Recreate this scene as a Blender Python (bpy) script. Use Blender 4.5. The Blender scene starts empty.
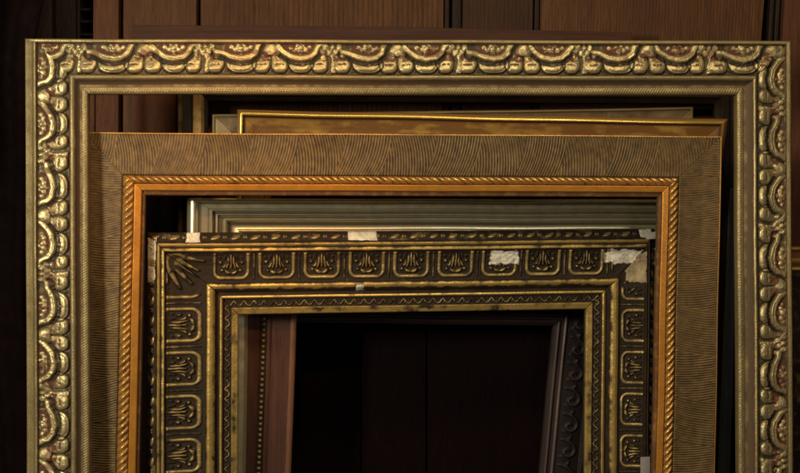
import bpy, bmesh, math, random
import numpy as np
from mathutils import Vector

random.seed(7); rng = np.random.default_rng(7)
scene = bpy.context.scene
COL = scene.collection
PI = math.pi

# ------------------------------------------------------------------ space
# everything leans back a few degrees against the door; U right, V up the lean, N away from the viewer
D = 1.5
L = math.radians(6)
U = np.array([1., 0, 0]); V = np.array([0, math.sin(L), math.cos(L)]); N = np.array([0, math.cos(L), -math.sin(L)])
O = np.array([0, 0, 0.43])
def P(px, py, w):
    """point seen at px,py standing w millimetres behind the front frame"""
    w = w * .001; k = (D + w) / D
    return O + U * ((px - 400) * .001 * k) + V * ((236.5 - py) * .001 * k) + N * w

# ------------------------------------------------------------------ noise
_T = rng.random((256, 256))
def vnoise(x, y):
    x = np.asarray(x, float); y = np.asarray(y, float)
    xi = np.floor(x).astype(int); yi = np.floor(y).astype(int)
    fx = x - xi; fy = y - yi
    fx = fx * fx * (3 - 2 * fx); fy = fy * fy * (3 - 2 * fy)
    a = _T[xi % 256, yi % 256]; b = _T[(xi + 1) % 256, yi % 256]
    c = _T[xi % 256, (yi + 1) % 256]; d = _T[(xi + 1) % 256, (yi + 1) % 256]
    return (a * (1 - fx) + b * fx) * (1 - fy) + (c * (1 - fx) + d * fx) * fy
def fbm(x, y, o=3):
    s = 0; a = .5
    for i in range(o):
        s = s + a * vnoise(x * 2 ** i + 17 * i, y * 2 ** i + 31 * i); a *= .5
    return s / (1 - .5 ** o)
def sm(a, b, x):
    t = np.clip((x - a) / (b - a), 0, 1); return t * t * (3 - 2 * t)

# ------------------------------------------------------------------ materials
def nt(name):
    m = bpy.data.materials.new(name); m.use_nodes = True
    t = m.node_tree; b = t.nodes['Principled BSDF']; return m, t, b
def noise(t, scale, detail=4, vec=None, rough=.55):
    n = t.nodes.new('ShaderNodeTexNoise'); n.inputs['Scale'].default_value = scale
    n.inputs['Detail'].default_value = detail; n.inputs['Roughness'].default_value = rough
    if vec is not None: t.links.new(vec, n.inputs['Vector'])
    return n.outputs['Fac']
def objcoord(t, sc=(1, 1, 1)):
    c = t.nodes.new('ShaderNodeTexCoord'); mp = t.nodes.new('ShaderNodeMapping')
    mp.inputs['Scale'].default_value = sc
    t.links.new(c.outputs['Object'], mp.inputs['Vector']); return mp.outputs['Vector']
def mixc(t, f, a, b):
    n = t.nodes.new('ShaderNodeMix'); n.data_type = 'RGBA'
    for s, v in ((n.inputs['Factor'], f), (n.inputs['A'], a), (n.inputs['B'], b)):
        if hasattr(v, 'is_linked'): t.links.new(v, s)
        elif isinstance(v, (int, float)): s.default_value = v
        else: s.default_value = (*v, 1)
    # RGBA sockets share names with float ones, so set them by index too
    for idx, v in ((6, a), (7, b)):
        if hasattr(v, 'is_linked'): t.links.new(v, n.inputs[idx])
        else: n.inputs[idx].default_value = (*v, 1)
    return n.outputs[2]
def math_(t, op, a, b=0., c=None, clamp=False):
    n = t.nodes.new('ShaderNodeMath'); n.operation = op; n.use_clamp = clamp
    for i, v in enumerate((a, b, c)):
        if v is None: continue
        if hasattr(v, 'is_linked'): t.links.new(v, n.inputs[i])
        else: n.inputs[i].default_value = v
    return n.outputs[0]
def maprange(t, v, a, b, c=0., d=1.):
    n = t.nodes.new('ShaderNodeMapRange'); n.clamp = True
    t.links.new(v, n.inputs[0])
    for i, x in enumerate((a, b, c, d)): n.inputs[i + 1].default_value = x
    return n.outputs[0]

def gilt(name, gold, ground, grime, metal=.75, rough=(.32, .7), bump=.25, wear=.35, bscale=420, grime_amt=.55, gscale=28, spec=.25):
    """burnished leaf over a painted ground: the point attribute rub says where the leaf is left, plus painted shade and highlights"""
    m, t, b = nt(name); v = objcoord(t)
    at = t.nodes.new('ShaderNodeAttribute'); at.attribute_name = 'rub_shade'
    n1 = noise(t, 95, 5, v); n2 = noise(t, gscale, 5, v, .65); n3 = noise(t, bscale, 3, v)
    f = math_(t, 'ADD', at.outputs['Fac'], math_(t, 'MULTIPLY', math_(t, 'SUBTRACT', n1, .5), wear * 2))
    f = maprange(t, f, .3, .7)
    c = mixc(t, f, ground, gold)
    g = maprange(t, n2, .42, .72, 0, grime_amt)
    c = mixc(t, g, c, grime)
    ad = t.nodes.new('ShaderNodeAttribute'); ad.attribute_name = 'dirt_shade'  # carries grime in the crevices and also painted shade lines
    c = mixc(t, ad.outputs['Fac'], c, tuple(k * .3 for k in grime))
    g = math_(t, 'MAXIMUM', g, ad.outputs['Fac'])
    b.inputs['Specular IOR Level'].default_value = spec
    t.links.new(c, b.inputs['Base Color'])
    mt = math_(t, 'MULTIPLY', math_(t, 'MULTIPLY', f, metal), maprange(t, g, 0, 1, 1, .55))
    t.links.new(mt, b.inputs['Metallic'])
    r = maprange(t, f, 0, 1, rough[1], rough[0])
    r = math_(t, 'ADD', r, math_(t, 'MULTIPLY', math_(t, 'SUBTRACT', n1, .5), .25))
    t.links.new(r, b.inputs['Roughness'])
    bp = t.nodes.new('ShaderNodeBump'); bp.inputs['Strength'].default_value = bump; bp.inputs['Distance'].default_value = .0006
    t.links.new(math_(t, 'ADD', n3, math_(t, 'MULTIPLY', n1, 1.2)), bp.inputs['Height'])
    t.links.new(bp.outputs[0], b.inputs['Normal'])
    return m
def wood(name, c1, c2, rough=.55, axis='z', scale=1., reed=0, spec=.16, fine=True):
    m, t, b = nt(name)
    s = {'z': (170, 170, 4), 'x': (4, 170, 170)}[axis]
    s = tuple(k * scale for k in s)
    v = objcoord(t, s); n1 = noise(t, 1.3, 6, v, .7)
    v3 = objcoord(t, tuple(k * 3 for k in s)); n3 = noise(t, 1.4, 3, v3, .6)
    v2 = objcoord(t, (9, 9, 2.5) if axis == 'z' else (2.5, 9, 9)); n2 = noise(t, 2.0, 4, v2, .6)
    c = mixc(t, maprange(t, n1, .3, .72), c1, c2)
    c = mixc(t, maprange(t, n3, .52, .72, 0, .35), c, tuple(k * .4 for k in c2))
    c = mixc(t, maprange(t, n2, .42, .68, 0, .7), c, tuple(k * .42 for k in c1))
    t.links.new(c, b.inputs['Base Color']); b.inputs['Roughness'].default_value = rough
    b.inputs['Specular IOR Level'].default_value = spec
    bp = t.nodes.new('ShaderNodeBump'); bp.inputs['Strength'].default_value = .6; bp.inputs['Distance'].default_value = .0012
    t.links.new(math_(t, 'ADD', n1, n3), bp.inputs['Height']); t.links.new(bp.outputs[0], b.inputs['Normal'])
    return m
def plain(name, c, rough=.6, bump=.2, var=.35, scale=60, metal=0.):
    m, t, b = nt(name); v = objcoord(t); n = noise(t, scale, 5, v)
    t.links.new(mixc(t, maprange(t, n, .35, .7), c, tuple(k * (1 - var) for k in c)), b.inputs['Base Color'])
    b.inputs['Roughness'].default_value = rough; b.inputs['Metallic'].default_value = metal
    bp = t.nodes.new('ShaderNodeBump'); bp.inputs['Strength'].default_value = bump; bp.inputs['Distance'].default_value = .001
    t.links.new(noise(t, scale * 5, 4, v), bp.inputs['Height']); t.links.new(bp.outputs[0], b.inputs['Normal'])
    return m

M = {}
M['A_gilt'] = gilt('champagne_leaf_over_red_bole', (.45, .365, .19), (.12, .040, .022), (.085, .058, .030), .72, (.42, .72), .35, .35, grime_amt=.45)
M['A_plain'] = gilt('champagne_leaf', (.31, .24, .115), (.10, .06, .032), (.09, .062, .033), .55, (.38, .62), .5, .5, 700, grime_amt=.6)
M['B_comb'] = gilt('combed_bronze_paint', (.28, .175, .064), (.036, .022, .011), (.16, .09, .035), .42, (.40, .62), .15, .10, grime_amt=.12, gscale=8)
M['B_rope'] = gilt('copper_gold_leaf', (.60, .33, .09), (.11, .045, .015), (.14, .07, .025), .65, (.3, .6), .2, .3)
M['B_edge'] = gilt('orange_gold_leaf', (.62, .27, .045), (.22, .08, .015), (.30, .12, .025), .6, (.33, .55), .25, .3, grime_amt=.65, gscale=35)
M['C_orn'] = gilt('rubbed_gold_over_dark_paint', (.44, .32, .13), (.022, .014, .008), (.034, .021, .012), .6, (.38, .75), .35, .45, grime_amt=.5, gscale=60)
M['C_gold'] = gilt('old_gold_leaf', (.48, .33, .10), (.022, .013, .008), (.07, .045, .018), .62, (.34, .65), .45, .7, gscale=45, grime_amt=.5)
M['plaster'] = plain('chipped_plaster', (.84, .79, .66), .85, .7, .45, 110)
M['plaster_brown'] = plain('stained_plaster', (.42, .33, .20), .85, .8, .6, 90)
M['D'] = gilt('satin_silver_gilt', (.74, .66, .40), (.20, .17, .11), (.12, .10, .07), .85, (.33, .5), .10, .12, grime_amt=.2)
M['E'] = gilt('deep_gold_leaf', (.70, .42, .09), (.19, .085, .022), (.16, .065, .022), .66, (.33, .6), .2, .2, gscale=16, grime_amt=.55)
M['E_line'] = gilt('gold_highlight_line', (.88, .58, .14), (.20, .09, .02), (.3, .16, .04), .7, (.26, .5), .1, .12, grime_amt=.2)  # ridge highlight put into a brighter gold
M['F'] = gilt('bronze_gold_paint', (.30, .18, .055), (.012, .007, .005), (.04, .022, .01), .4, (.45, .7), .2, .4)
M['F2'] = gilt('champagne_silver_leaf', (.32, .25, .13), (.10, .06, .032), (.18, .11, .06), .5, (.38, .6), .2, .3)
M['G'] = wood('red_brown_wood', (.10, .046, .032), (.055, .025, .018), .45)
M['G_bead'] = gilt('dull_brass_beads', (.30, .22, .12), (.03, .02, .015), (.06, .04, .03), .5, (.4, .6), .1, .3)
M['G_edge'] = wood('pale_brown_wood', (.22, .10, .06), (.13, .06, .035), .45)
M['H'] = gilt('black_bronze_paint', (.07, .052, .048), (.014, .009, .010), (.015, .01, .01), .3, (.4, .55), .2, .3)
M['H_line'] = gilt('silver_highlight_line', (.12, .085, .08), (.03, .018, .018), (.05, .035, .03), .4, (.4, .55), .2, .3)  # highlights along the dark frame's ridges, put into the colour
M['back'] = plain('raw_frame_back', (.09, .055, .032), .8, .4)
M['back_dark'] = plain('dark_frame_back', (.02, .013, .01), .8, .4)

# ------------------------------------------------------------------ objects
def link(o, parent=None):
    COL.objects.link(o)
    if parent is not None: o.parent = parent
    return o
def tag(o, label=None, cat=None, group=None, kind=None):
    if label: o['label'] = label
    if cat: o['category'] = cat
    if group: o['group'] = group
    if kind: o['kind'] = kind
    return o
def empty(name, loc, label, cat, group=None):
    o = bpy.data.objects.new(name, None); o.location = loc; o.empty_display_size = .05; link(o)
    return tag(o, label, cat, group)
def mesh_np(name, verts, faces, mat, parent=None, base=None, rub_shade=None, smooth=True, sharp=None, dirt_shade=None):
    """verts in world space; base is the world position of the thing they belong to"""
    v = np.asarray(verts, float).reshape(-1, 3)
    if base is not None: v = v - np.asarray(base)
    f = np.asarray(faces, np.int32).reshape(-1, 4)
    me = bpy.data.meshes.new(name)
    me.vertices.add(len(v)); me.vertices.foreach_set('co', v.ravel().astype(np.float32))
    me.loops.add(f.size); me.loops.foreach_set('vertex_index', f.ravel())
    me.polygons.add(len(f)); me.polygons.foreach_set('loop_start', np.arange(0, f.size, 4, dtype=np.int32))
    me.update(calc_edges=True); me.validate()
    if smooth: me.polygons.foreach_set('use_smooth', np.ones(len(me.polygons), bool))
    if sharp: me.set_sharp_from_angle(angle=math.radians(sharp))
    if rub_shade is not None:
        a = me.attributes.new('rub_shade', 'FLOAT', 'POINT'); a.data.foreach_set('value', np.asarray(rub_shade, np.float32).ravel())
    if dirt_shade is not None:
        a = me.attributes.new('dirt_shade', 'FLOAT', 'POINT'); a.data.foreach_set('value', np.asarray(dirt_shade, np.float32).ravel())
    me.materials.append(mat)
    o = bpy.data.objects.new(name, me); link(o, parent); return o
def grid_faces(n, m, off=0):
    i, j = np.meshgrid(np.arange(n - 1), np.arange(m - 1), indexing='ij')
    a = i * m + j + off
    return np.stack([a, a + m, a + m + 1, a + 1], -1).reshape(-1, 4)

SIDES = ('top', 'left', 'right', 'bottom')
def hole_edge(d, q, d0, d1, q0, q1, rag, seed):
    e = np.minimum(np.minimum(d - d0, d1 - d), np.minimum(q - q0, q1 - q))
    return e - rag * 2.2 * fbm(d / 5 + seed * 9, q / 5 + 5, 4) + .2
class Frame:
    """A mitred picture frame. Corners come as seen points with their depth; the legs run down to the floor."""
    def __init__(s, name, label, cat, TL, TR, xl, xr, depth, borders, thick, group=None):
        # depth = (TL, TR, BL, BR) mm, the lower two where the legs pass the photograph's lower edge
        s.thick = thick; s.joint = .25; s.holes = []
        tl = P(*TL, depth[0]); tr = P(*TR, depth[1])
        l2 = P(xl, 473, depth[2]); r2 = P(xr, 473, depth[3])
        def floor(a, b):
            # follow the leg down until its back edge touches z = 0
            d = (b - a) / np.linalg.norm(b - a)
            back = N * thick * .001
            k = -(a + back)[2] / d[2]; return a + d * k
        bl = floor(tl, l2); br = floor(tr, r2)
        s.c = (bl, br, tl, tr)
        s.W = 1000 * (np.linalg.norm(tr - tl) + np.linalg.norm(br - bl)) / 2
        s.H = 1000 * (np.linalg.norm(tl - bl) + np.linalg.norm(tr - br)) / 2
        n = np.cross(tr - tl, tl - bl); s.n = n / np.linalg.norm(n)      # points to the viewer
        if s.n[1] > 0: s.n = -s.n
        s.base = (bl + br) / 2; s.base = np.array([s.base[0], s.base[1] + .012, 0.])
        s.b = borders                       # dict side -> widths at the nominal borders; 'q' nominal
        if 'bottom' not in s.b: s.b['bottom'] = s.b.get('top', s.b['q'])
        for k in SIDES: s.b.setdefault(k, s.b['q'])
        s.root = empty(name, s.base, label, cat, group)
        s.rail = {}
    def t(s, side, q):
        qq = s.b['q']; return np.interp(q, qq, s.b[side]) * s.k(side)
    def k(s, side):
        d = {'top': 0, 'left': 0, 'right': 0, 'bottom': 0}
        return 1.0
    def at(s, side, a, q, h):
        """a 0..1 along the rail from the top or left end, q across it from outer to inner edge"""
        l = s.t('left', q); r = s.t('right', q); tp = s.t('top', q); bt = s.t('bottom', q)
        if side in ('top', 'bottom'):
            x = l + a * (s.W - l - r); y = (s.H - tp) if side == 'top' else bt
            y = y + 0 * x; d = x
        else:
            d = tp + a * (s.H - tp - bt); y = s.H - d
            x = (l if side == 'left' else s.W - r) + 0 * y
        return s.world(x, y, h), d
    def world(s, x, y, h):
        sd = s.W % 7
        x, y = x + .9 * (vnoise(y / 90 + sd, x / 300) - .5) * sm(5, 80, y), y + .9 * (vnoise(x / 90 + 5, y / 300 + sd) - .5)
        fx = (x / s.W)[..., None]; fy = (y / s.H)[..., None]
        bl, br, tl, tr = s.c
        p = (bl * (1 - fx) + br * fx) * (1 - fy) + (tl * (1 - fx) + tr * fx) * fy
        return p + s.n * (np.asarray(h)[..., None] * .001)
    def body(s, prof, mat, rub_shade=.7):
        """the wooden rails: closed section, front given as (q, h)"""
        Q = s.b['q'][-1]
        pts = [(.4, -s.thick)] + list(prof) + [(Q - .4, -s.thick)]
        q = np.array([p[0] for p in pts]); h = np.array([p[1] for p in pts])
        for side in SIDES:
            a = np.linspace(0, 1, 9)[:, None]
            co, _ = s.at(side, a + 0 * q[None], q[None] + 0 * a, h[None] + 0 * a)
            m = len(q); f = grid_faces(9, m)
            i = np.arange(8) * m
            f = np.vstack([f, np.stack([i, i + m - 1, i + 2 * m - 1, i + m], -1)])
            o = mesh_np('rail', co, f, mat, s.root, s.base, np.full(9 * m, rub_shade), sharp=30)
            s.rail[side] = o
    def strip(s, name, q0, q1, fn, mat, ds=4., dq=1., sides=SIDES, skirt=3., label=None):
        """a moulding strip lying on the rails; fn(side, d, q) -> height mm, rub"""
        for side in sides:
            c = 2.2 if side == 'bottom' else 1.
            Lr = s.W if side in ('top', 'bottom') else s.H
            n = max(3, int(Lr / (ds * c))); nq = max(2, int((q1 - q0) / (dq * c)) + 1)
            a = np.concatenate([[0, .35 / Lr, .9 / Lr], np.linspace(1.3 / Lr, 1 - 1.3 / Lr, n), [1 - .9 / Lr, 1 - .35 / Lr, 1]])[:, None]; qs = np.linspace(q0, q1, nq)
            n += 6
            q = np.concatenate([[q0], qs, [q1]])[None] + 0 * a; A = a + 0 * q
            _, d = s.at(side, A, q, 0 * q)
            res = fn(side, d, q); h, rub_shade = res[:2]; dirt_shade = np.clip(res[2] + 0 * q, 0, 1) if len(res) > 2 else None
            h = np.array(h + 0 * q); rub_shade = np.array(rub_shade + 0 * q)
            for hole in s.holes:
                if hole[0] == side and q1 > hole[3] and q0 < hole[4]:
                    e = hole_edge(d, q, *hole[1:])
                    m_ = sm(-.25, .25, e) * (np.abs(d - (hole[1] + hole[2]) / 2) < (hole[2] - hole[1]) / 2 + 1)
                    h -= 4.5 * m_; rub_shade = rub_shade * (1 - m_); dirt_shade = (0 if dirt_shade is None else dirt_shade) + .7 * sm(-.9, 0, e)
            joint = np.zeros((n, 1)); joint[[0, -1]] = s.joint; joint[[1, -2]] = .8 * s.joint
            h -= .9 * joint; dirt_shade = np.clip((0 if dirt_shade is None else dirt_shade) + joint + 0 * q, 0, 1)
            h[:, 0] -= skirt; h[:, -1] -= skirt
            co, _ = s.at(side, A, q, h)
            o = mesh_np(name, co, grid_faces(n, nq + 2), mat, s.rail[side], None, rub_shade, sharp=55 if ds > 2 else None, dirt_shade=dirt_shade)
            # vertices of a child are relative to the frame's base too
            v = (co - s.base).reshape(-1, 3)
            o.data.vertices.foreach_set('co', v.ravel().astype(np.float32)); o.data.update()
            if label: o['label'] = label
    def patch(s, name, side, d0, d1, q0, q1, hf, mat, label=None, rag=2.0, seed=0):
        n = int((d1 - d0) / .6) + 3; m = int((q1 - q0) / .6) + 3
        dd = np.linspace(d0, d1, n)[:, None]; q = np.linspace(q0, q1, m)[None] + 0 * dd; dd = dd + 0 * q
        l = s.t('left', q); r = s.t('right', q); tp = s.t('top', q); bt = s.t('bottom', q)
        if side in ('top', 'bottom'): x = dd; y = s.H - tp if side == 'top' else bt
        else: y = s.H - dd; x = l if side == 'left' else s.W - r
        e = hole_edge(dd, q, d0, d1, q0, q1, rag, seed)
        h = hf(dd, q) - 1.3 + 1.5 * (fbm(dd / 3 + seed, q / 3, 4) - .5) - .9 * sm(.9, -.2, e) + .5 * np.round(2 * fbm(dd / 6, q / 6 + seed))
        co = s.world(x + 0 * q, y + 0 * q, h)
        f = grid_faces(n, m); keep = (e.ravel()[f] > -1.3).all(1)
        f = f[keep]
        if not len(f): return
        used, inv = np.unique(f, return_inverse=True)
        o = mesh_np(name, (co.reshape(-1, 3) - s.base)[used], inv.reshape(-1, 4), mat, s.rail[side], None, np.ones(len(used)))
        if label: o['label'] = label

def curve(pts):
    x = np.array([p[0] for p in pts]); y = np.array([p[1] for p in pts])
    def f(q): return np.interp(q, x, y)
    return f
def bump(x, y, cx, cy, rx, ry, h, p=1.):
    r2 = ((x - cx) / rx) ** 2 + ((y - cy) / ry) ** 2
    return h * np.sqrt(np.clip(1 - r2, 0, 1)) ** p
def seg(x, y, x0, y0, x1, y1):
    dx, dy = x1 - x0, y1 - y0; L2 = dx * dx + dy * dy + 1e-9
    t = np.clip(((x - x0) * dx + (y - y0) * dy) / L2, 0, 1)
    return np.hypot(x - x0 - t * dx, y - y0 - t * dy), t
def stroke(x, y, pts, w, h, taper=0.):
    """rounded ridge along a polyline"""
    out = 0 * x; n = len(pts) - 1
    for i in range(n):
        d, t = seg(x, y, *pts[i], *pts[i + 1])
        u = (i + t) / n; ww = w * (1 - taper * np.abs(2 * u - 1) ** 2)
        out = np.maximum(out, h * np.sqrt(np.clip(1 - (d / ww) ** 2, 0, 1)) * (ww / w))
    return out

# ================================================================== frame A : big gilt frame with swags and lobes
A = Frame('picture_frame', 'big gilt frame in front, carved with swags and round lobes over red',
          'picture frame', (23.5, 38.5), (791, 41), 25, 793.5, (0, 22, 0, 22),
          {'q': [0, 4, 35, 41, 47, 54.5], 'top': [0, 4, 35, 41, 47, 54.5], 'left': [0, 12.5, 44.5, 51, 56, 62.5],
           'right': [0, 5, 34.5, 39.5, 47, 54], 'bottom': [0, 5, 36, 42, 48, 55]}, 22, 'empty picture frames')
A.joint = .12
aprof = curve([(0, -1), (1, .2), (3.2, .2), (4, -2.6), (6, -3.0), (18, -3.4), (30, -2.0), (34, -2.8), (35, -3.2), (36, -1.4), (38, -.6), (40, -1.6), (41, -3.6),
               (43, -6.5), (45, -8.2), (47, -8.4), (48, -7.6), (51, -7.2), (53.6, -8.2), (54.5, -10)])
A.body([(.4, -3.5), (4, -5.5), (34, -7.5), (46, -11.5), (54.1, -13)], M['A_plain'])
def a_lip(side, d, q):
    if side == 'left':
        h = np.interp(q, [0, .4, 2.6, 2.9, 3.2, 3.8, 4], [-7, -5, -2.2, -1.2, .6, .4, -2.6])
    else: h = aprof(q)
    return h + .25 * (fbm(d / 9, q) - .5), .75 + 0 * q
A.strip('outer_lip', 0, 4, a_lip, M['A_plain'], 4, .25)
def a_carve(side, d, q):
    v = q - 4
    per = 127.4 if side in ('top', 'bottom') else 119.5
    ph = {'top': 436.5, 'bottom': 430, 'left': 235, 'right': 188}[side]
    k = 127.4 / per
    jit = 1.1 * (fbm(d / 23, v / 30 + 3) - .5) * 2
    x = ((d - ph) * k + jit) % 127.4
    cell = np.floor(((d - ph) * k + jit) / 127.4)
    v0 = v; x = x + 1.5 * (fbm(d / 6, v / 7 + 2) - .5); v = v + 1.6 * (fbm(d / 8 + 9, v / 9) - .5) * sm(0, 6, v) * sm(31, 26, v)
    def wrap(c): return (x - c + 63.7) % 127.4 - 63.7
    hh = 0 * q; slit = 0 * q; lob = 0 * q; rim = 9 + 0 * q
    # lobes along the inner side, each with a raised rim
    for c, hw in ((9, 9.0), (34.5, 15.5), (56, 9.4), (74, 9.2), (95, 12.4), (114, 8.4)):
        xx = wrap(c)
        r2 = (np.abs(xx) / hw) ** 2.4 + (np.abs(v - 19) / np.where(v > 19, 11.6, 11)) ** 2.4
        dome = np.clip(1 - r2, 0, 1) ** .36
        hl = dome * np.clip(1.2 + .40 * (v - 12), .6, 9) - .9 * np.exp(-((r2 - .62) / .10) ** 2) * (hw > 10) * (v > 20)
        hh = np.maximum(hh, hl); lob = np.maximum(lob, dome); rim = np.minimum(rim, np.abs(np.sqrt(r2) - 1.03))
        s1 = sm(1.2, .4, np.abs(v - 21 + .05 * xx)) * sm(hw * .55, hw * .42, np.abs(xx))
        slit = np.maximum(slit, s1 * sm(.36, .5, fbm(d / 2.6, v / 2 + c)))
    hh = hh - 1.1 * slit
    def ribbon(pts, c, w=3.5, h=6.0, tp=.2):
        return stroke(wrap(c), v, pts, w, h, tp)
    p1 = [(-25, 8.5), (-19, 9.5), (-10, 13.6), (0, 15.4), (9, 13.8), (14.5, 9.5), (16, 4), (18.5, .6)]
    p2 = [(-22, 3), (-17.5, 8), (-9, 13.6), (0, 15.4), (9, 13.8), (14.5, 9.8), (17, 4.5), (20.5, .8)]
    sw = np.maximum(ribbon(p1, 35), ribbon(p2, 95))
    thin = np.maximum(stroke(wrap(35), v, p1, 1.4, 1.0), stroke(wrap(95), v, p2, 1.4, 1.0))
    under = np.maximum(ribbon([(a, b + 2.2) for a, b in p1], 35, 5.4, 1, 0), ribbon([(a, b + 2.2) for a, b in p2], 95, 5.4, 1, 0))
    hh = np.where(under > .05, hh * .3 - .5, hh)                      # undercut between ribbon and lobes
    top = np.where(sw > .3, (np.minimum(sw, 5.4) + .4 * (sw > 1) - .6 * thin) * (.55 + .042 * v), 0)
    # fold across the ribbon's upper arm
    top = np.maximum(top, bump(wrap(66), v, 0, 8.6, 8.6, 8.6, 5.6, .7) * (v < 12.5))
    fl = 0 * q
    for c in (35, 95):
        for bx, by, r, h in ((0, 5.0, 2.6, 3.6), (-5.2, 6.2, 2.2, 2.4), (5.2, 6.2, 2.2, 2.4), (0, 8.6, 2.2, 2.8), (-2.6, 2.6, 1.7, 1.8), (2.6, 2.6, 1.7, 1.8), (-9.5, 4, 1.9, 1.4), (9.5, 4, 1.9, 1.4)):
            fl = np.maximum(fl, bump(wrap(c), v, bx, by, r * 1.4, r * 1.35, h * 1.1, .8))
    kn = 0 * q
    for bx, by, r, h in ((-7, 4, 3.4, 3.4), (-3.2, 9.5, 3.2, 3.6), (3.2, 8.8, 3.0, 3.8), (6.5, 4.2, 3.2, 3.0), (0, 4.2, 2.6, 3.8), (0, 13, 2.4, 3.2), (-10, 8.6, 3.0, 3.0), (10.5, 12, 3, 2.4)):
        kn = np.maximum(kn, bump(wrap(0), v, bx, by, r, r * 1.2, h, .8))
    stem = 3.0 * np.sqrt(np.clip(1 - (wrap(0) / (.8 + np.clip(v - 12, 0, 20) * .14)) ** 2, 0, 1)) * sm(12, 14, v)
    kn = np.maximum(kn, stem)
    kn = kn - .8 * sm(.5, .7, fbm(d / 1.7, v / 1.7)) * (kn > .5)
    hh = np.maximum(np.maximum(np.maximum(hh, top), fl), kn)
    base = aprof(q) - .8
    inside = np.maximum(sm(19, 15, np.abs(wrap(35))), sm(20, 16, np.abs(wrap(95)))) * sm(12.5, 10.5, v) * sm(.4, 1., v)
    n1 = fbm(d / 3.1, v / 3.1); n2 = fbm(d / 11 + 40, v / 9)
    rub_shade = .82 - (.50 + .34 * sm(.4, .55, n2)) * inside * sm(2.6, 1.6, np.maximum(sw, 0)) * (1 - .95 * sm(.5, 1.3, fl) * sm(.30, .5, n1)) * (1 - .55 * sm(.5, .62, n2))
    rub_shade = rub_shade - .5 * slit - .35 * sm(.55, .7, n2) * (v < 18) - .5 * (lob > .3) * (sw < .3) * sm(20, 17, v) * sm(.35, .6, n1)
    dirt_shade = sm(1.6, .1, hh) * (1 - .55 * inside) * (.6 + .4 * n1) + .4 * slit + .45 * (under > .05) * (sw < .5) * (1 - inside)
    edge = sm(0, 1.3, v) * sm(31, 29.8, v)
    h = base + hh * .68 * edge + .8 * (1 - edge) + .55 * (fbm(d / 2.2, v / 2.2) - .5) + .5 * (fbm(d / 7, v / 7) - .5)
    dirt_shade = np.maximum(dirt_shade * edge, .9 * sm(28.6, 30.0, v0) * sm(31.6, 30.8, v0)); dirt_shade = np.maximum(dirt_shade, .8 * sm(1.6, .8, v0))  # painted shadow line between lobes and ridge, and along the lip
    dirt_shade = np.maximum(dirt_shade, .9 * sm(1.0, .3, hh) * (1 - inside))
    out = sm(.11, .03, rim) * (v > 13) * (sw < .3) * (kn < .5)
    return h - .7 * out, rub_shade, np.maximum(dirt_shade, .95 * out)
A.strip('carved_band', 4, 35, a_carve, M['A_gilt'], .62, .62)
A.strip('cove_molding', 35, 47, lambda side, d, q: (aprof(q) + .2 * (fbm(d / 6, q / 2) - .5), .95 * np.exp(-((q - 38) / 2.0) ** 2) + .35 * sm(43, 46, q) + .1), M['A_plain'], 3, .6)
def a_sight(side, d, q):
    k = fbm(d / 30, q / 9)
    h = aprof(q) + .55 * np.sin(2 * PI * (d + .7 * q) / 2.7) * np.exp(-((q - 50) / 1.9) ** 2) * (.5 + k) + .3 * (fbm(d / 1.6, q / 1.4) - .5)
    return h, .7 + .3 * np.exp(-((q - 50.5) / 2) ** 2)
A.strip('sight_edge', 47, 54.5, a_sight, M['A_plain'], .7, .5)

# ================================================================== frame B : combed frame with rope and orange sight edge
B = Frame('picture_frame', 'bronze frame with wavy combed face, rope bead and bright orange inner edge',
          'picture frame', (82, 132), (722.5, 136), 74, 715.5, (30, 52, 42, 64),
          {'q': [0, 2, 44, 52.5, 59.5, 64], 'top': [0, 1.1, 43.5, 52, 59, 64], 'left': [0, 2, 42.5, 54.5, 62.5, 65.5],
           'right': [0, 2, 45, 55, 62, 65.5], 'bottom': [0, 2, 44, 52.5, 59.5, 64]}, 14, 'empty picture frames')
bprof = curve([(0, -1.5), (.6, 0), (2, 0), (3, -.6), (20, -1.6), (38, -1.2), (43, -.6), (44, -2.2), (48, -1.8), (52.5, -2.2), (52.7, 0), (53.2, .5), (58.7, -.3), (59.5, -1.2), (60, -3.8), (63.2, -4.4), (64, -6)])
B.body([(.4, -4), (60, -6), (63.6, -8)], M['back'])
B.strip('outer_edge', 0, 2, lambda s, d, q: (bprof(q), .75 + 0 * q), M['B_rope'], 5, .5)
def b_comb(side, d, q):
    v = q - 2
    wob = 3.0 * (fbm(d / 70 + 11, v / 200) - .5) * 2
    w = 47.
    ce = 1.5 * (v / 42) + 10.5 * (v / 42) ** 2 + wob; co_ = 15 * (v / 42) - 10 * (v / 42) ** 2 - wob
    off = {'top': 12, 'left': 30, 'right': 5, 'bottom': 0}[side]
    kk = 1. if side in ('top', 'bottom') else .6; P_ = 2.95 if side in ('top', 'bottom') else 2.55
    e = d + off + ce * kk; o = d + off - co_ * kk
    ie = e % (2 * w); inside = ie < w * (1 + .18 * (fbm(np.floor(e / (2 * w)) * 7.3, 2 + 0 * v) - .5))
    pe = (e + .5 * (fbm(d / 9, v / 30) - .5)) / P_; po = (o + .5 * (fbm(d / 9, v / 30) - .5)) / P_ + .37
    ph = np.where(inside, pe, po)
    amp = .46 * sm(0, 1.5, v) * sm(42, 40.5, v) * (.55 + .8 * fbm(d / 14, v / 14))
    st = np.cos(2 * PI * ph) + .25 * np.cos(4 * PI * ph)
    h = bprof(q) + amp * st
    rub_shade = .43 + .17 * st * (.5 + .5 * fbm(d / 60 + 7, v / 40)) + .05 * (fbm(d / 80, v / 40 + 8) - .5) + .16 * (fbm(d / 3, v / 5) - .5)
    return h, rub_shade
B.strip('combed_face', 2, 44, b_comb, M['B_comb'], .55, 1.1)
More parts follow.
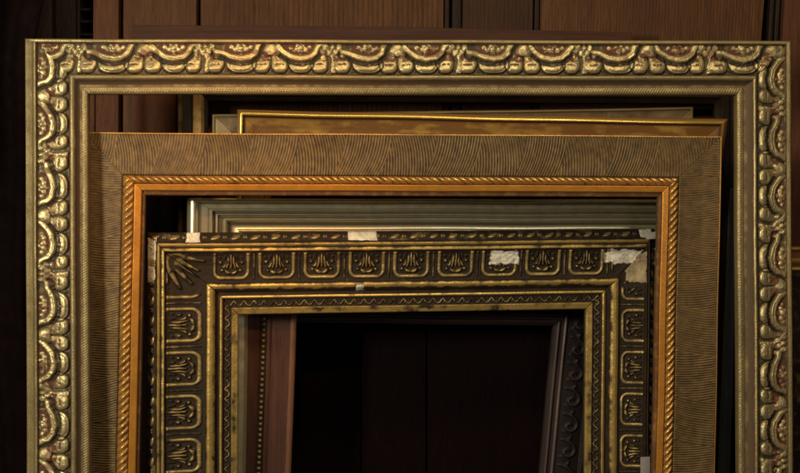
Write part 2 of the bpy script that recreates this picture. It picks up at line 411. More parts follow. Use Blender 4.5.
def b_rope(side, d, q):
    x = (q - 48.2) / 4.2
    dome = np.sqrt(np.clip(1 - x * x, 0, 1))
    sg = {'top': -1, 'left': 1, 'right': -1, 'bottom': 1}[side]
    ph = (d + sg * x * 4.6 + .8 * (fbm(d / 15, 0 * q) - .5)) / 7.4
    tw = np.abs(np.sin(PI * ph)) ** .7
    h = bprof(q) + dome * (1.0 + 3.3 * tw)
    return h, .25 + .7 * tw * dome - .2 * (fbm(d / 4, q / 3) > .62)
B.strip('rope_bead', 44, 52.5, b_rope, M['B_rope'], .6, .45)
B.strip('sight_edge', 52.5, 59.5, lambda s, d, q: (bprof(q) + .12 * (fbm(d / 7, q / 3) - .5), .95 + .5 * (fbm(d / 25, q / 5) - .5) - .3 * sm(54, 52.8, q)), M['B_edge'], 3, .35)
B.strip('inner_lip', 59.5, 64, lambda s, d, q: (bprof(q), .3 + 0 * q), M['B_rope'], 5, .5)

# ================================================================== frame C : antique frame with panels, chipped
cq = [0, 9, 21, 52, 61, 66, 69.5, 78, 85]
C = Frame('picture_frame', 'antique dark gold frame with square palmette panels and chipped white plaster',
          'picture frame', (147, 233.5), (658, 229.5), 146.5, 656, (52, 118, 62, 128),
          {'q': cq, 'top': [0, 9, 21, 52.5, 61, 66, 69.5, 79, 86.5], 'left': [0, 9, 19.5, 61, 71, 75, 78.5, 87.5, 95],
           'right': [0, 8, 13.5, 41, 51, 55, 59, 68.5, 76], 'bottom': cq}, 24, 'empty picture frames')
C.joint = 1.
cprof = curve([(0, -13), (1, -11), (5, -6), (8.5, -3.5), (9, -3), (10, -.5), (12, 1.2), (14, .3), (15, -1), (16, .1), (18.5, .6), (20, -.6), (21, -2.8),
               (24, -5), (34, -8), (46, -9.2), (51, -8.6), (52, -8), (53, -5.6), (55.5, -4.8), (58, -5.4), (60, -6.8), (61, -9), (63, -12), (65.5, -12), (66.2, -9.6), (68, -8.8), (69.3, -9.8),
               (69.7, -13), (77, -13.8), (78, -13.2), (78.4, -11.6), (84, -12.6), (85, -14)])
C.body([(.4, -15), (8, -9), (20, -6), (30, -12), (60, -14.5), (84.6, -17)], M['back_dark'])
HOLES = [('left', 4, 29, -1, 10, 1.2, 1, 0, 'bare white plaster where the gilding broke off'), ('left', 33, 53, -1, 9, 1.2, 2, 0, None), ('left', 28, 35, -1, 8.5, .5, 3, 1, 'brown stained plaster chip'),
         ('top', 39, 55, -1, 10.5, 1., 4, 0, None), ('top', 209, 241, -1, 9.6, .7, 5, 0, None), ('top', 360, 396, 20, 38, 1.9, 6, 0, 'white chip covering the top of one panel'),
         ('top', 484, 548, 19, 40, 3.2, 7, 0, 'large pale broken patch in the corner'), ('right', 20, 62, 13.6, 48, 4.0, 8, 1, None), ('top', 218, 227, 55, 63, .8, 9, 0, None), ('top', 526, 542, -1, 10, 1., 10, 0, None)]
C.holes = [h[:7] for h in HOLES]
def c_leaf(side, d, q):
    v = q
    x = d % 21.; h = 0 * q
    h = np.maximum(h, stroke(x, v, [(2, 6.6), (8, 5.2), (13, 3.0)], 2.0, 2.4, .6))
    h = np.maximum(h, stroke(x, v, [(5, 3.2), (9, 3.4)], 1.1, 1.2))
    for c, r in ((16.2, 1.3), (18.6, 1.1)): h = np.maximum(h, bump(x, v, c, 4.6, r, r * 1.6, 1.7))
    return cprof(q) + h * sm(0, 1, v) + .5 * (fbm(d / 2, q / 2) - .5), .1 + .62 * sm(.8, 2, h) * (.5 + fbm(d / 12, q / 9)) + .15
C.strip('leaf_edge', 0, 9, c_leaf, M['C_orn'], .7, .6)
C.strip('double_bead', 9, 21, lambda s, d, q: (cprof(q) + .35 * (fbm(d / 5, q / 3) - .5), (.0 if s == 'right' else 1.) * (.02 + .66 * sm(-.6, .6, cprof(q)) + .45 * (fbm(d / 30, q / 8) - .5))), M['C_gold'], 1.5, .45)  # right rail's bead loses its gold to stand for shade
def c_cells(side, d):
    pitch = 47.6 if side in ('top', 'bottom') else 45.6
    first = {'top': 87, 'bottom': 87, 'left': 96, 'right': 59}[side]
    k = (d - first) / pitch
    return (k - np.round(k)) * pitch, np.round(k), pitch
def c_panel(side, d, q):
    v = q - 21
    x, k, pitch = c_cells(side, d); hwid = pitch / 2
    ax = np.abs(x)
    # rounded U ridge
    rx, ry = hwid - 6.2, 26.; r = 7.
    cx = np.maximum(ax - (rx - r), 0); cy = np.maximum(v - (ry - r), 0)
    dist = np.abs(np.hypot(cx, cy) - r)
    dist = np.where((ax < rx - r) & (v < ry - r), 99, dist)
    hsh = np.sin(k * 12.9898 + len(side) * 7.1) * 43758.5; hsh = hsh - np.floor(hsh)
    h = (2.1 + .9 * hsh) * np.sqrt(np.clip(1 - (dist / 2.0) ** 2, 0, 1))
    gold = sm(.8, 2.0, h) * (.16 + .75 * fbm(d / 14, v / 10))
    # ridge between panels
    rdg = 1.6 * np.sqrt(np.clip(1 - ((hwid - ax) / 1.1) ** 2, 0, 1)) * sm(29, 26, v)
    h = np.maximum(h, rdg); h = np.maximum(h, .9 * np.sqrt(np.clip(1 - ((hwid - ax - 3.2) / .7) ** 2, 0, 1)) * sm(28, 24, v))
    # palmette, each cast a little differently
    wob = .65 + .5 * hsh; ax = np.abs(x + 1.2 * (hsh - .5) + 1.2 * (fbm(d / 5, v / 5) - .5)); v0 = v; v = v + 1.4 * (fbm(d / 6 + 3, v / 6) - .5) + .8 * (hsh - .5)
    p = 0 * q
    p = np.maximum(p, stroke(ax, v, [(0, 2.5), (0, 16)], 1.3, 3.2, .3))
    p = np.maximum(p, stroke(ax, v, [(2.8, 4), (3.0, 11), (4.6, 17)], 1.35, 2.9, .4))
    p = np.maximum(p, stroke(ax, v, [(5.2, 10), (6.8, 14.5), (8.8, 15.2)], 1.3, 2.4, .3))
    p = np.maximum(p, stroke(ax, v, [(0, 21.5), (4, 20.6), (6.5, 18.6)], 1.7, 3.3, .5))
    p = np.maximum(p, bump(ax, v, 11, 10, 2.0, 2.0, 2.3)); p = np.maximum(p, bump(ax, v, 9.6, 18.3, 2.0, 1.7, 2.4))
    p = np.maximum(p, bump(ax, v, 11.6, 5, 1.5, 1.6, 1.6)); p = np.maximum(p, stroke(ax, v, [(6, 3), (7, 7)], 1., 1.6))
    p = p * 1.35; h = np.maximum(h, p * wob)
    rub_shade = .17 + gold + .62 * sm(1.7, 3.3, p) * (.3 + fbm(d / 5, v / 5)) + .22 * sm(.7, 1.5, rdg)
    v = v0; rub_shade = rub_shade * (.6 + .7 * fbm(d / 30 + 9, v / 20))
    # leaf fan in each corner
    for nd in ((0, 1) if side in ('top', 'bottom') else (0, 1)):
        Lr = C.W if side in ('top', 'bottom') else C.H
        dd = d if nd == 0 else Lr - d
        e0 = {('top', 0): 'left', ('top', 1): 'right', ('bottom', 0): 'left', ('bottom', 1): 'right'}.get((side, nd), 'top' if nd == 0 else 'bottom')
        inner = C.t(e0, 52.)
        # beyond the mitre both rails see the same fan
        zone = sm(inner + 9, inner + 5, dd)
        if side in ('left', 'right') and nd == 0: zone = sm(inner + 14, inner + 8, dd)
        outer = C.t(e0, 21.)
        X = dd - outer + 3; Y = v + 3
        if side in ('left', 'right'): X, Y = Y, X
        fan = 0 * q
        for kk, (an, ln) in enumerate(((3, 36), (10, 26), (18, 44), (26, 30), (33, 42), (40, 28), (46, 44), (53, 30), (60, 42), (67, 28), (74, 42), (81, 26), (87, 34))):
            a0 = math.radians(an); ca, sa = math.cos(a0), math.sin(a0)
            bend = math.radians(an + (9 if kk % 2 else -7)); cb, sb_ = math.cos(bend), math.sin(bend)
            mx, my = ca * ln * .55, sa * ln * .55
            fan = np.maximum(fan, stroke(X, Y, [(ca * 6, sa * 6), (mx, my), (mx + cb * ln * .45, my + sb_ * ln * .45)], 2.5, 5.0 - (kk % 2) * 1.3, .35))
        fan = fan + .6 * (fbm(d / 2.2, v / 2.2) - .5)
        fan = fan * (.15 if (side, nd) in (('top', 1), ('right', 0)) else 1.)
        fr = .04 + .62 * sm(2.4, 3.8, fan) * (.2 + fbm(d / 4, v / 4))
        h = h * (1 - zone) + fan * zone; rub_shade = rub_shade * (1 - zone) + fr * zone
    return cprof(q) + h * sm(0, 1.5, v) * sm(31, 30, v) + .55 * (fbm(d / 1.9, v / 1.9) - .5), rub_shade
C.strip('palmette_panels', 21, 52, c_panel, M['C_orn'], .6, .6)
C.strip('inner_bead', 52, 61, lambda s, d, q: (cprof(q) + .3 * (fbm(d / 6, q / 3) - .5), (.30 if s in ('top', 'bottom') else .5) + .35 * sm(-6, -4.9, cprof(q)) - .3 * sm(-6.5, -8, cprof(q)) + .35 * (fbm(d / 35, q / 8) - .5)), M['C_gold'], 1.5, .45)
C.strip('groove_fillet', 61, 69.5, lambda s, d, q: (cprof(q) + .2 * (fbm(d / 6, q / 3) - .5), .02 + .75 * sm(-10.6, -9.2, cprof(q)) * (q > 65)), M['C_gold'], 2, .4)
def c_wave(side, d, q):
    v = q - 69.5; x = d % 10.6
    p = stroke(x, v, [(0, 6.6), (2.2, 6), (3.8, 3.4), (5.6, 2.4), (7.2, 3.6), (6.6, 5.2)], 1.0, 1.9) 
    p = np.maximum(p, stroke(x, v, [(7.2, 3.6), (9, 6.2), (10.6, 6.6)], .9, 1.6)); p = np.maximum(p, bump(x, v, 1.8, 2.4, 1.1, 1.1, 1.2))
    return cprof(q) + p * sm(0, .8, v) * sm(8.5, 7.8, v), .08 + .38 * sm(.8, 1.7, p) * (.4 + fbm(d / 9, v / 9))
C.strip('wave_band', 69.5, 78, c_wave, M['C_orn'], .55, .45)
C.strip('sight_edge', 78, 85, lambda s, d, q: (cprof(q) + .25 * (fbm(d / 6, q / 3) - .5), .58 + .7 * (fbm(d / 20, q / 5) - .5)), M['C_gold'], 2, .5)
for h_ in HOLES:
    C.patch('plaster_patch', *h_[:5], lambda d, q: cprof(q), M['plaster_brown' if h_[7] else 'plaster'], h_[8], h_[5], h_[6])

# ================================================================== frame D : plain stepped silver-gold frame
dq = [0, 13, 25, 31, 40, 50, 57]
Df = Frame('picture_frame', 'smooth satin silver-gold frame with stepped lines, just behind the chipped frame',
           'picture frame', (187, 198), (712, 199.5), 184, 706, (95, 158, 103, 166),
           {'q': dq, 'top': [0, 5, 12, 17, 24, 34, 42], 'left': [0, 13, 25, 31, 42, 54, 66], 'right': dq, 'bottom': dq}, 16, 'empty picture frames')
dprof = curve([(0, -8), (.5, -4), (2, -1), (4.5, 1.6), (7, 2.2), (9.5, 1.4), (12, -1.2), (13, -2.4), (24, -3.4), (25, -3.2), (26, .4), (26.6, .8), (27.3, .2), (28, -4), (30, -4.4), (31, -3.6), (32.5, -3),
               (33.2, -6.4), (38.5, -7), (39, -4), (40, -2.6), (41, -4.2), (42, -8), (47, -9.6), (49, -9.4), (50.5, -8.2), (55, -10.5), (57, -13)])
Df.body([(.4, -9), (30, -9), (56.6, -15)], M['back'])
for nm, a, b in (('round_molding', 0, 13), ('flat_molding', 13, 25), ('stepped_molding', 25, 50), ('sight_edge', 50, 57)):
    Df.strip(nm, a, b, lambda s, d, q: (dprof(q), .36 + .6 * np.maximum(np.maximum(np.exp(-((q - 26.6) / .9) ** 2), np.exp(-((q - 40) / 1.3) ** 2)), np.maximum(sm(12.5, 10, q), sm(44, 50, q))), np.clip(.95 * np.exp(-((q - 29.6) / 1.5) ** 2) + .95 * np.exp(-((q - 43.5) / 2.0) ** 2) + .8 * np.exp(-((q - 14) / 1.5) ** 2) + .85 * np.exp(-((q - 35.5) / 2.4) ** 2) + .6 * np.exp(-((q - 23.5) / 1.6) ** 2), 0, 1)), M['D'], 6, .4)  # ridge highlights and shaded steps are painted into the leaf tone

# ================================================================== frame E : deep gold frame above
E = Frame('picture_frame', 'plain bright gold frame showing its top edge just above the combed frame',
          'picture frame', (237, 109.5), (728.5, 119), 230, 690, (158, 188, 166, 196),
          {'q': [0, 2, 7, 32, 38], }, 16, 'empty picture frames')
eprof = curve([(0, -3), (.6, -1.2), (2, -1), (2.6, 1.0), (4.2, 2.2), (6, 2.2), (6.6, 1.0), (7, -1), (9, -2), (20, -6), (31, -7), (32, -5), (35, -4.6), (38, -8)])
E.body([(.4, -5), (30, -10), (37.6, -11)], M['back'])
E.strip('outer_molding', 0, 7, lambda s, d, q: (eprof(q), (.0 if s == 'right' else 1) * (.02 + .98 * sm(1.8, 3, q)), .7 * sm(6.2, 6.9, q)), M['E_line'], 5, .4)  # right rail kept dark, its shade put into the colour
E.strip('sloping_face', 7, 32, lambda s, d, q: (eprof(q) + .3 * (fbm(d / 15, q / 8) - .5), (.0 if s == 'right' else 1.) * (-.1 + .85 * fbm(d / 26, q / 7, 4)), .8 * sm(9.5, 7.5, q) + .5 * sm(12, 7, q)), M['E'], 3, 1.2)  # right rail dark for shade again; groove below the ridge darkened in colour
E.strip('sight_edge', 32, 38, lambda s, d, q: (eprof(q), .9 + 0 * q), M['E'], 5, .5)

# ================================================================== frame F2 : champagne silver frame
F2 = Frame('picture_frame', 'champagne silver frame peeping out above the plain bright gold frame',
           'picture frame', (211.5, 114), (694, 107), 213, 696, (176, 204, 184, 212),
           {'q': [0, 4, 30, 36]}, 16, 'empty picture frames')
f2prof = curve([(0, -3), (1, -.5), (2.5, .2), (4, -1.6), (5, -2), (28, -4), (30, -3), (36, -6)])
F2.body([(.4, -5), (30, -8), (35.6, -9)], M['back'])
F2.strip('outer_bead', 0, 4, lambda s, d, q: (f2prof(q), .9 + 0 * q), M['F2'], 5, .4)
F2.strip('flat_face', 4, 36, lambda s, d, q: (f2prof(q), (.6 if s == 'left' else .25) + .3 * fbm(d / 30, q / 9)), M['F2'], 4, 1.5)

# ================================================================== frame F : dark bronze frame at the back
F = Frame('picture_frame', 'dark bronze frame showing a narrow upright behind the champagne silver frame',
          'picture frame', (177, 70), (745, 74), 178, 744, (196, 222, 204, 230),
          {'q': [0, 6, 17, 29, 34]}, 15, 'empty picture frames')
fprof = curve([(0, -3), (1.5, -.5), (3, -1.5), (5, -.6), (6, -3), (16, -3.6), (17, -2.2), (18, -.6), (27, -.2), (29, -2.2), (34, -5)])
F.body([(.4, -5), (33.6, -8)], M['back_dark'])
F.strip('outer_molding', 0, 17, lambda s, d, q: (fprof(q), .5 * (q < 6) * (s == 'left') + 0 * q), M['F'], 6, .6)  # left rail's lit tone painted on both strips, other rails kept dark
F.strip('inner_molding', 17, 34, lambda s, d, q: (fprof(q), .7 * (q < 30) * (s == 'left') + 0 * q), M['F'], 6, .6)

# ================================================================== frame G : red-brown wooden frame with beads
G = Frame('picture_frame', 'red-brown wooden frame with tiny beads inside the opening of the chipped frame',
          'picture frame', (233, 243), (664, 246), 224, 655, (118, 178, 126, 186),
          {'q': [0, 34, 40, 45, 66, 73], 'top': [0, 30, 35, 40, 60, 66]}, 16, 'empty picture frames')
gprof = curve([(0, -6), (2, -3), (20, 0), (32, -1.5), (34, -3.5), (37, -4), (40, -3.5), (40.5, -1.5), (43, -1), (45, -2), (46, -3), (65, -5), (66, -3.6), (69, -2.4), (72, -3.6), (73, -6)])
G.body([(.4, -8), (72.6, -9)], M['back'])
G.strip('wooden_face', 0, 34, lambda s, d, q: (gprof(q), .5 + 0 * q), M['G'], 8, 1)
def g_bead(side, d, q):
    x = (d % 6.0) - 3; return gprof(q) + bump(x, q - 37, 0, 0, 2.5, 2.5, 2.6), .1 + .8 * (bump(x, q - 37, 0, 0, 2.3, 2.3, 1) > .3)
G.strip('bead_row', 34, 40, g_bead, M['G_bead'], .7, .5)
G.strip('wooden_molding', 40, 66, lambda s, d, q: (gprof(q), .5 + 0 * q), M['G'], 8, .6)
G.strip('sight_edge', 66, 73, lambda s, d, q: (gprof(q), .5 + 0 * q), M['G_edge'], 8, .6)

# ================================================================== frame H : nearly black carved frame
H = Frame('picture_frame', 'nearly black carved frame leaning askew inside the opening of the chipped frame',
          'picture frame', (205, 276), (603, 284), 190, 584, (138, 196, 150, 208),
          {'q': [0, 8, 34, 42, 50]}, 16, 'empty picture frames')
hprof = curve([(0, -5), (3, -1), (8, -3), (20, -2), (34, -4), (35, -2.6), (37, -1), (39, -2), (40.5, -5), (42, -5), (43.5, -3), (45, -2.4), (47, -3.6), (50, -7)])
H.body([(.4, -7), (49.6, -9)], M['back_dark'])
H.strip('outer_molding', 0, 8, lambda s, d, q: (hprof(q), .3 + 0 * q), M['H'], 6, .8)
def h_orn(side, d, q):
    v = q - 8; x = d % 30.; x2 = (d + 15) % 30.
    p = stroke(x, v, [(2, 21), (4, 13), (8, 8), (12, 5.6), (16, 5), (20, 7), (22, 11), (21, 15), (18, 17.5), (15, 17), (13.5, 14), (15, 12)], 2.0, 2.8, .3)
    p = np.maximum(p, bump(x2, v, 15, 12, 3, 3, 2.6)); p = np.maximum(p, stroke(x, v, [(22, 20), (28, 14)], 1.6, 2))
    return hprof(q) + p * .8 + .3 * (fbm(d / 2, v / 2) - .5), .1 + .4 * sm(1.2, 2.6, p)
H.strip('carved_band', 8, 34, h_orn, M['H'], .9, .8)
H.strip('sight_edge', 34, 50, lambda s, d, q: (hprof(q), .1 + .8 * ((hprof(q) > -2.8) & (q > 34.6) & (s != 'top'))), M['H_line'], 4, .5)  # painted ridge highlights, left off the top rail to imitate its shade

# ================================================================== frame K : gold frame poking out at right
K = Frame('picture_frame', 'gold ridged frame poking out past the right edge of the big carved frame',
          'picture frame', (765, 246), (1010, 250), 766, 1008, (70, 90, 80, 100),
          {'q': [0, 4, 12, 18, 26, 40]}, 18, 'empty picture frames')
kprof = curve([(0, -3), (1, -1), (3, -1), (4, -4), (11, -5), (12, -1), (14, 1.5), (16, 1), (18, -4), (21, -4.5), (22, -2), (24, -1.6), (26, -5), (40, -9)])
K.body([(.4, -7), (39.6, -12)], M['back'])
K.strip('outer_molding', 0, 12, lambda s, d, q: (kprof(q), .15 + .6 * (q < 4)), M['E'], 5, .5)
K.strip('ridge_molding', 12, 26, lambda s, d, q: (kprof(q), .1 + .85 * (kprof(q) > -3.5)), M['E_line'], 5, .5)  # brighter ridge gold stands in for a highlight
K.strip('inner_slope', 26, 40, lambda s, d, q: (kprof(q), .3 + 0 * q), M['F'], 5, 1)

# ------------------------------------------------------------------ solids
def solid(name, pts, w, th, mat, parent=None, base=None, bevel=.0012, label=None):
    """outline seen at pts, front face w behind the first frame, th deep, edges bevelled; world verts"""
    bm = bmesh.new()
    fr = [bm.verts.new(P(x, y, w)) for x, y in pts]
    bk = [bm.verts.new(P(x, y, w) + N * th * .001) for x, y in pts]
    n = len(pts)
    bm.faces.new(fr); bm.faces.new(bk[::-1])
    for i in range(n): bm.faces.new((fr[i], bk[i], bk[(i + 1) % n], fr[(i + 1) % n]))
    bmesh.ops.recalc_face_normals(bm, faces=bm.faces)
    if bevel: bmesh.ops.bevel(bm, geom=bm.edges[:], offset=bevel, segments=2, profile=.6, affect='EDGES')
    if base is None:
        base = np.mean([np.array(v.co) for v in bm.verts], 0); base[2] = min(v.co.z for v in bm.verts); own = True
    else: own = False
    for v in bm.verts: v.co = v.co - Vector(base)
    me = bpy.data.meshes.new(name); bm.to_mesh(me); bm.free(); me.materials.append(mat)
    me.polygons.foreach_set('use_smooth', np.ones(len(me.polygons), bool)); me.set_sharp_from_angle(angle=math.radians(40))
    o = bpy.data.objects.new(name, me); link(o, parent)
    if own: o.location = base
    if label: o['label'] = label
    return o
def floor_y(w, x=400):
    """seen height at which something w deep meets the floor"""
    a = P(x, 0, w); b = P(x, 600, w); return 600 * a[2] / (a[2] - b[2])

M['door'] = wood('brown_door_wood', (.115, .045, .014), (.050, .019, .006), .5)
M['door2'] = wood('orange_brown_wood', (.115, .036, .011), (.055, .017, .006), .5)
M['door3'] = wood('dark_brown_wood', (.026, .013, .008), (.012, .006, .004), .55)
M['door4'] = wood('smoked_brown_wood', (.060, .024, .008), (.030, .011, .004), .55)
M['panel_dark'] = wood('shade_black_wood', (.008, .0028, .0034), (.004, .0014, .002), .8, spec=.05)
M['panel_rail'] = wood('dark_rail_wood', (.007, .0026, .003), (.004, .0016, .002), .7, 'x', spec=.1)
M['board'] = wood('weathered_red_wood', (.085, .036, .024), (.038, .016, .011), .65, 'x')
M['cloth'] = plain('dark_purple_cloth', (.0075, .0035, .0038), 1., .8, .5, 60); M['cloth'].node_tree.nodes['Principled BSDF'].inputs['Specular IOR Level'].default_value = .05
M['pole'] = plain('black_lacquer', (.022, .026, .036), .28, .1, .3, 40)
M['tag'] = plain('grey_paper', (.30, .28, .27), .8, .2, .2, 100)

# reeded door behind everything
WD = 250.
db = P(480, floor_y(WD + 20), WD + 20); db[2] = 0
door = empty('wooden_door', db, 'brown reeded wooden door standing behind all the frames, seen along the top', 'door')
def reed_board(x0, x1, x0b, x1b, w, mat, pitch=3.6, amp=.9, ytop=-170, ybot=165, label=None):
    n = int((x1 - x0) / .6) + 2
    a = np.linspace(0, 1, n)[None]; ys = np.linspace(ytop, ybot, 12)[:, None]
    f = (ys - ytop) / (ybot - ytop)
    X = (x0 + (x1 - x0) * a) * (1 - f) + (x0b + (x1b - x0b) * a) * f
    loc = (x1 - x0) * a + 0 * f
    hgt = amp * np.abs(np.sin(PI * loc / pitch)) ** .6 * sm(3, 6, loc) * sm(3, 6, (x1 - x0) - loc) + 0 * f
    edge = np.minimum(loc, x1 - x0 - loc); hgt = hgt - 3 * sm(1.2, 0, edge)
    pts = np.empty(X.shape + (3,))
    for i in range(X.shape[0]):
        for j in range(n): pts[i, j] = P(X[i, j], ys[i, 0], w) - N * hgt[i, j] * .001
    # back plate
    bk = pts + N * .014
    allv = np.concatenate([pts.reshape(-1, 3), bk.reshape(-1, 3)]); m = 12 * n
    fs = [grid_faces(12, n), grid_faces(12, n, m)[:, ::-1]]
    def wall(idx): idx = np.asarray(idx); fs.append(np.stack([idx[:-1], idx[1:], idx[1:] + m, idx[:-1] + m], -1))
    wall(np.arange(n)); wall(np.arange(n) + 11 * n); wall(np.arange(12) * n); wall(np.arange(12) * n + n - 1)
    o = mesh_np('plank', allv, np.vstack(fs), mat, door, db, sharp=35)
    if label: o['label'] = label
reed_board(123, 199, 122, 196, WD, M['door'], 3.8, .45)
reed_board(200, 446, 200, 443, WD + 1, M['door'], 5.0, .8)
reed_board(464, 537, 460, 531, WD + 1, M['door4'], 4.0, .3)
reed_board(543, 779, 538, 752, WD, M['door'], 3.4, .28)
for xs, w in (((446.5, 451, 448, 443.5), WD - 3), ((454, 463, 459.5, 450.5), WD + 1), ((537.5, 542, 537, 532), WD + 2)):
    solid('molding', [(xs[0], -170), (xs[1], -170), (xs[2], 168), (xs[3], 168)], w, 12, M['door3'], door, db, .0014)
for a, b, c, d_, w in ((780, 784, 763, 758, WD - 6), (785.5, 790, 769, 764.5, WD - 8), (791, 794, 772, 769.5, WD - 5)):
    solid('molding', [(a, -170), (b, -170), (c, 215), (d_, 215)], w, 16, M['door3'], door, db, .0016)
solid('stile', [(795, -170), (900, -170), (890, floor_y(WD)), (748, floor_y(WD))], WD - 10, 22, M['door2'], door, db, .003)
solid('stile', [(93, -170), (119, -170), (118.5, 158), (92.5, 158)], WD - 8, 20, M['door2'], door, db, .002)
# lower panels of the door, the hollow's darkness put into their colour
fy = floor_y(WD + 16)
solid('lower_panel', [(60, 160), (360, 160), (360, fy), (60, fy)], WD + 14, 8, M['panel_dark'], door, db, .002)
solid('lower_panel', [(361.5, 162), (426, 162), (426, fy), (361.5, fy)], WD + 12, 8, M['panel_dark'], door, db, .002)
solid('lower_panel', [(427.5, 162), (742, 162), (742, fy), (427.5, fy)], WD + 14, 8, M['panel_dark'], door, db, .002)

# narrow uprights left of the door
def plank(name, label, cat, pts, w, th, mat, bev=.002):
    o = solid(name, pts, w, th, mat, None, None, bev); return tag(o, label, cat)
fy2 = floor_y(WD + 30)
plank('wooden_post', 'dark brown post beside the far left cloth, with a rough top', 'post', [(41, -170), (52, -170), (53, fy2), (22, fy2), (30, 30)], WD - 20, 20, M['door3'])
plank('wooden_plank', 'grey-brown upright plank just right of the rough dark post', 'plank', [(54, -170), (76, -170), (76, fy2), (54, fy2)], WD + 5, 14, M['door3'])
sh = empty('wooden_shelf', np.array([P(85, 20, WD + 20)[0], P(85, 20, WD + 20)[1], 0]), 'small dark shelf unit between two upright planks at top left', 'shelf')
sb = np.array(sh.location)
solid('side_panel', [(76.6, -170), (80, -170), (80, fy2), (76.6, fy2)], WD + 8, 60, M['door3'], sh, sb, .001)
solid('back_panel', [(80, -170), (94, -170), (94, fy2), (80, fy2)], WD + 70, 5, M['panel_dark'], sh, sb, .001)
for yy in (8, 20, 33, -10, -40, 60): solid('shelf', [(80, yy), (93, yy), (93, yy + 3), (80, yy + 3)], WD + 10, 58, M['door3'], sh, sb, .001)

# long board behind the top of the big frame
wb = 216
plank('wooden_board', 'long weathered reddish board lying level just above the top of the big carved frame', 'board',
      [(132, 25), (390, 26.5), (632, 32.5), (632, 64), (132, 58)], wb - 14, 9, M['board'], .0015)
# its two battens carry it on the floor behind the frames
# plank seen behind the opening, left
solid('panel', [(131, 60), (176, 60), (176, 160), (131, 160)], WD - 12, 8, M['door2'], door, db, .002, 'reddish board')
plank('wooden_lath', 'thin red-brown lath hugging the inner left edge of the big carved frame', 'lath',
      [(89.5, 60), (94.5, 60), (95, floor_y(150)), (90, floor_y(150))], 140, 8, M['door2'], .0012)

# dark pole leaning between combed frame and carved frame
def tube(name, a, b, r, mat, label, cat, seg=20):
    a = np.array(a); b = np.array(b); d = (b - a) / np.linalg.norm(b - a)
    x = np.cross(d, [0, 1, 0]); x /= np.linalg.norm(x); y = np.cross(d, x)
    ts = [0, .004, .012, .3, .6, .985, .996, 1]; rs = [.55, .9, 1, 1, 1, 1, .9, .5]
    vs = []
    for t, k in zip(ts, rs):
        for i in range(seg):
            an = 2 * PI * i / seg; vs.append(a + (b - a) * t + (x * math.cos(an) + y * math.sin(an)) * r * k)
    fs = []
    for j in range(len(ts) - 1):
        for i in range(seg): fs.append((j * seg + i, j * seg + (i + 1) % seg, (j + 1) * seg + (i + 1) % seg, (j + 1) * seg + i))
    n = len(vs); me = bpy.data.meshes.new(name)
    base = np.array([a[0], a[1], 0]) if a[2] < b[2] else np.array([b[0], b[1], 0])
    me.from_pydata([tuple(v - base) for v in vs], [], fs + [tuple(range(seg))[::-1], tuple(range(n - seg, n))])
    me.polygons.foreach_set('use_smooth', np.ones(len(me.polygons), bool)); me.set_sharp_from_angle(angle=math.radians(50)); me.materials.append(mat)
    o = bpy.data.objects.new(name, me); o.location = base; link(o); return tag(o, label, cat)
tube('wooden_pole', P(717.5, floor_y(92) - 4, 92), P(735.5, 188, 80), .0062, M['pole'], 'slim black pole leaning in the gap beside the combed frame', 'pole')

# paper tags stuck on frame C
t1 = solid('paper_tag', [(646, 232.5), (658, 231.5), (658.5, 238.5), (646, 239.5)], 100, 1, M['tag'], C.rail['right'], C.base, .0003, 'small grey paper tag at the upper right corner')
t2 = solid('paper_tag', [(640.5, 457), (650, 456.5), (650, 492), (640.5, 492)], 106, 1, M['tag'], C.rail['right'], C.base, .0003, 'grey paper tag low on the right side')

# dark cloth hanging at far left
n, m = 60, 90
xs = np.linspace(-170, 44, m); ys = np.linspace(-170, floor_y(150), n)
pts = np.empty((n, m, 3))
for i, y in enumerate(ys):
    for j, x in enumerate(xs):
        f = j / (m - 1)
        xx = x - (y * .20 if y < 60 else 12) * f
        h = 16 * math.sin(f * 19 + .004 * y + 1.2 * math.sin(y * .006)) + 7 * math.sin(f * 43 - y * .01) + 8 * math.sin((xx + y * .7) * .035)
        pts[i, j] = P(xx, y, 150) - N * h * .001
bk = pts + N * .003
cl = mesh_np('cloth', np.concatenate([pts.reshape(-1, 3), bk.reshape(-1, 3)]), np.vstack([grid_faces(n, m), grid_faces(n, m, n * m)[:, ::-1]]), M['cloth'])
cl.data.name = 'cloth'; cl.name = 'hanging_cloth'
tag(cl, 'dark purple-black cloth hanging in folds at the far left edge', 'cloth')

# floor and wall
def quad(name, co, mat):
    me = bpy.data.meshes.new(name); me.from_pydata(co, [], [(0, 1, 2, 3)]); me.materials.append(mat)
    o = bpy.data.objects.new(name, me); link(o); return tag(o, kind='structure')
M['floor'] = wood('dark_floor_boards', (.06, .035, .022), (.03, .017, .011), .5, 'x')
M['wall'] = plain('dark_wall', (.02, .014, .013), .9, .3)
quad('floor', [(-1.2, -1.7, 0), (1.2, -1.7, 0), (1.2, .55, 0), (-1.2, .55, 0)], M['floor'])
quad('wall', [(-1.2, .42, 0), (1.2, .42, 0), (1.2, .42, 1.2), (-1.2, .42, 1.2)], M['wall'])

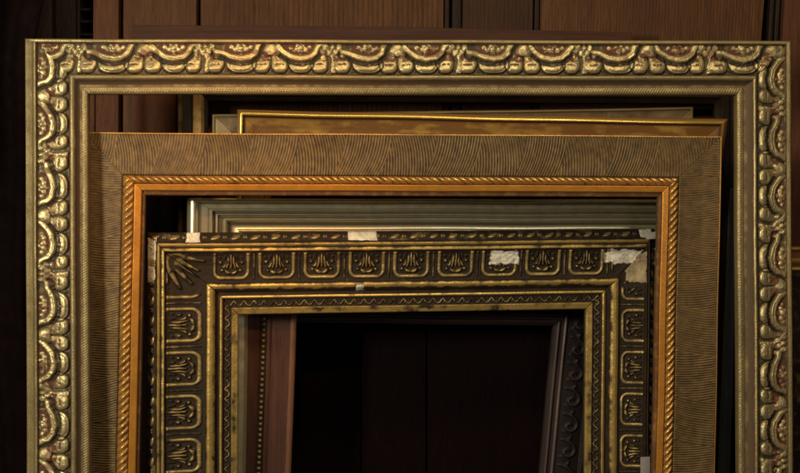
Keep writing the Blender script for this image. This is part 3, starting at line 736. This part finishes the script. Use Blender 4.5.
# ------------------------------------------------------------------ lights
def area(name, loc, aim, size, power, col):
    l = bpy.data.lights.new(name, 'AREA'); l.shape = 'RECTANGLE'; l.size, l.size_y = size; l.energy = power; l.color = col
    o = bpy.data.objects.new(name, l); o.location = loc
    o.rotation_euler = (Vector(aim) - Vector(loc)).to_track_quat('-Z', 'Y').to_euler(); link(o); return o
def place(az, el, dist):
    """direction from the frames: az to the right, el up, measured off the viewing line"""
    a, e = math.radians(az), math.radians(el)
    p = O + (-N * math.cos(a) * math.cos(e) + U * math.sin(a) * math.cos(e) + V * math.sin(e)) * dist
    return tuple(p)
aim = tuple(O)
area('key_window', place(-37, 7.5, 1.35), tuple(O - U * .12), (.17, .17), 12.8, (1, .90, .68))
area('overhead_lamp', place(8, 43, 1.05), tuple(O + V * .15 + U * .03), (.55, .18), 5.2, (1, .78, .45))
area('right_glint_fill', place(19, 5, 1.7), tuple(O + V * .05), (.22, .3), 2.6, (.95, .86, .80))  # unseen fill added so gilt ridges catch a glint from the right

sp = bpy.data.lights.new('warm_fill_spot', 'SPOT'); sp.energy = 17; sp.color = (1, .42, .10); sp.spot_size = math.radians(24); sp.spot_blend = 1; sp.shadow_soft_size = .03  # unseen spot added for an orange glow on the combed frame's corner
so = bpy.data.objects.new('warm_fill_spot', sp); so.location = place(-6, 22, 1.0)
so.rotation_euler = (Vector(tuple(P(240, 175, 30))) - so.location).to_track_quat('-Z', 'Y').to_euler(); link(so)

w = bpy.data.worlds.new('World'); scene.world = w; w.use_nodes = True
bg = w.node_tree.nodes['Background']; bg.inputs[0].default_value = (.95, .75, .75, 1); bg.inputs[1].default_value = .014

# ------------------------------------------------------------------ camera
cam = bpy.data.cameras.new('camera'); co = bpy.data.objects.new('camera', cam); link(co)
co.location = tuple(O - N * D)
co.rotation_euler = Vector(tuple(N)).to_track_quat('-Z', 'Y').to_euler()
cam.sensor_width = 36; cam.lens = 36 * D / .8; cam.clip_start = .01; cam.clip_end = 50
scene.camera = co
scene.render.resolution_x = 1024; scene.render.resolution_y = 605
scene.view_settings.view_transform = 'Standard'; scene.view_settings.look = 'None'
scene.view_settings.exposure = 0; scene.view_settings.gamma = 1
scene.render.engine = 'CYCLES'
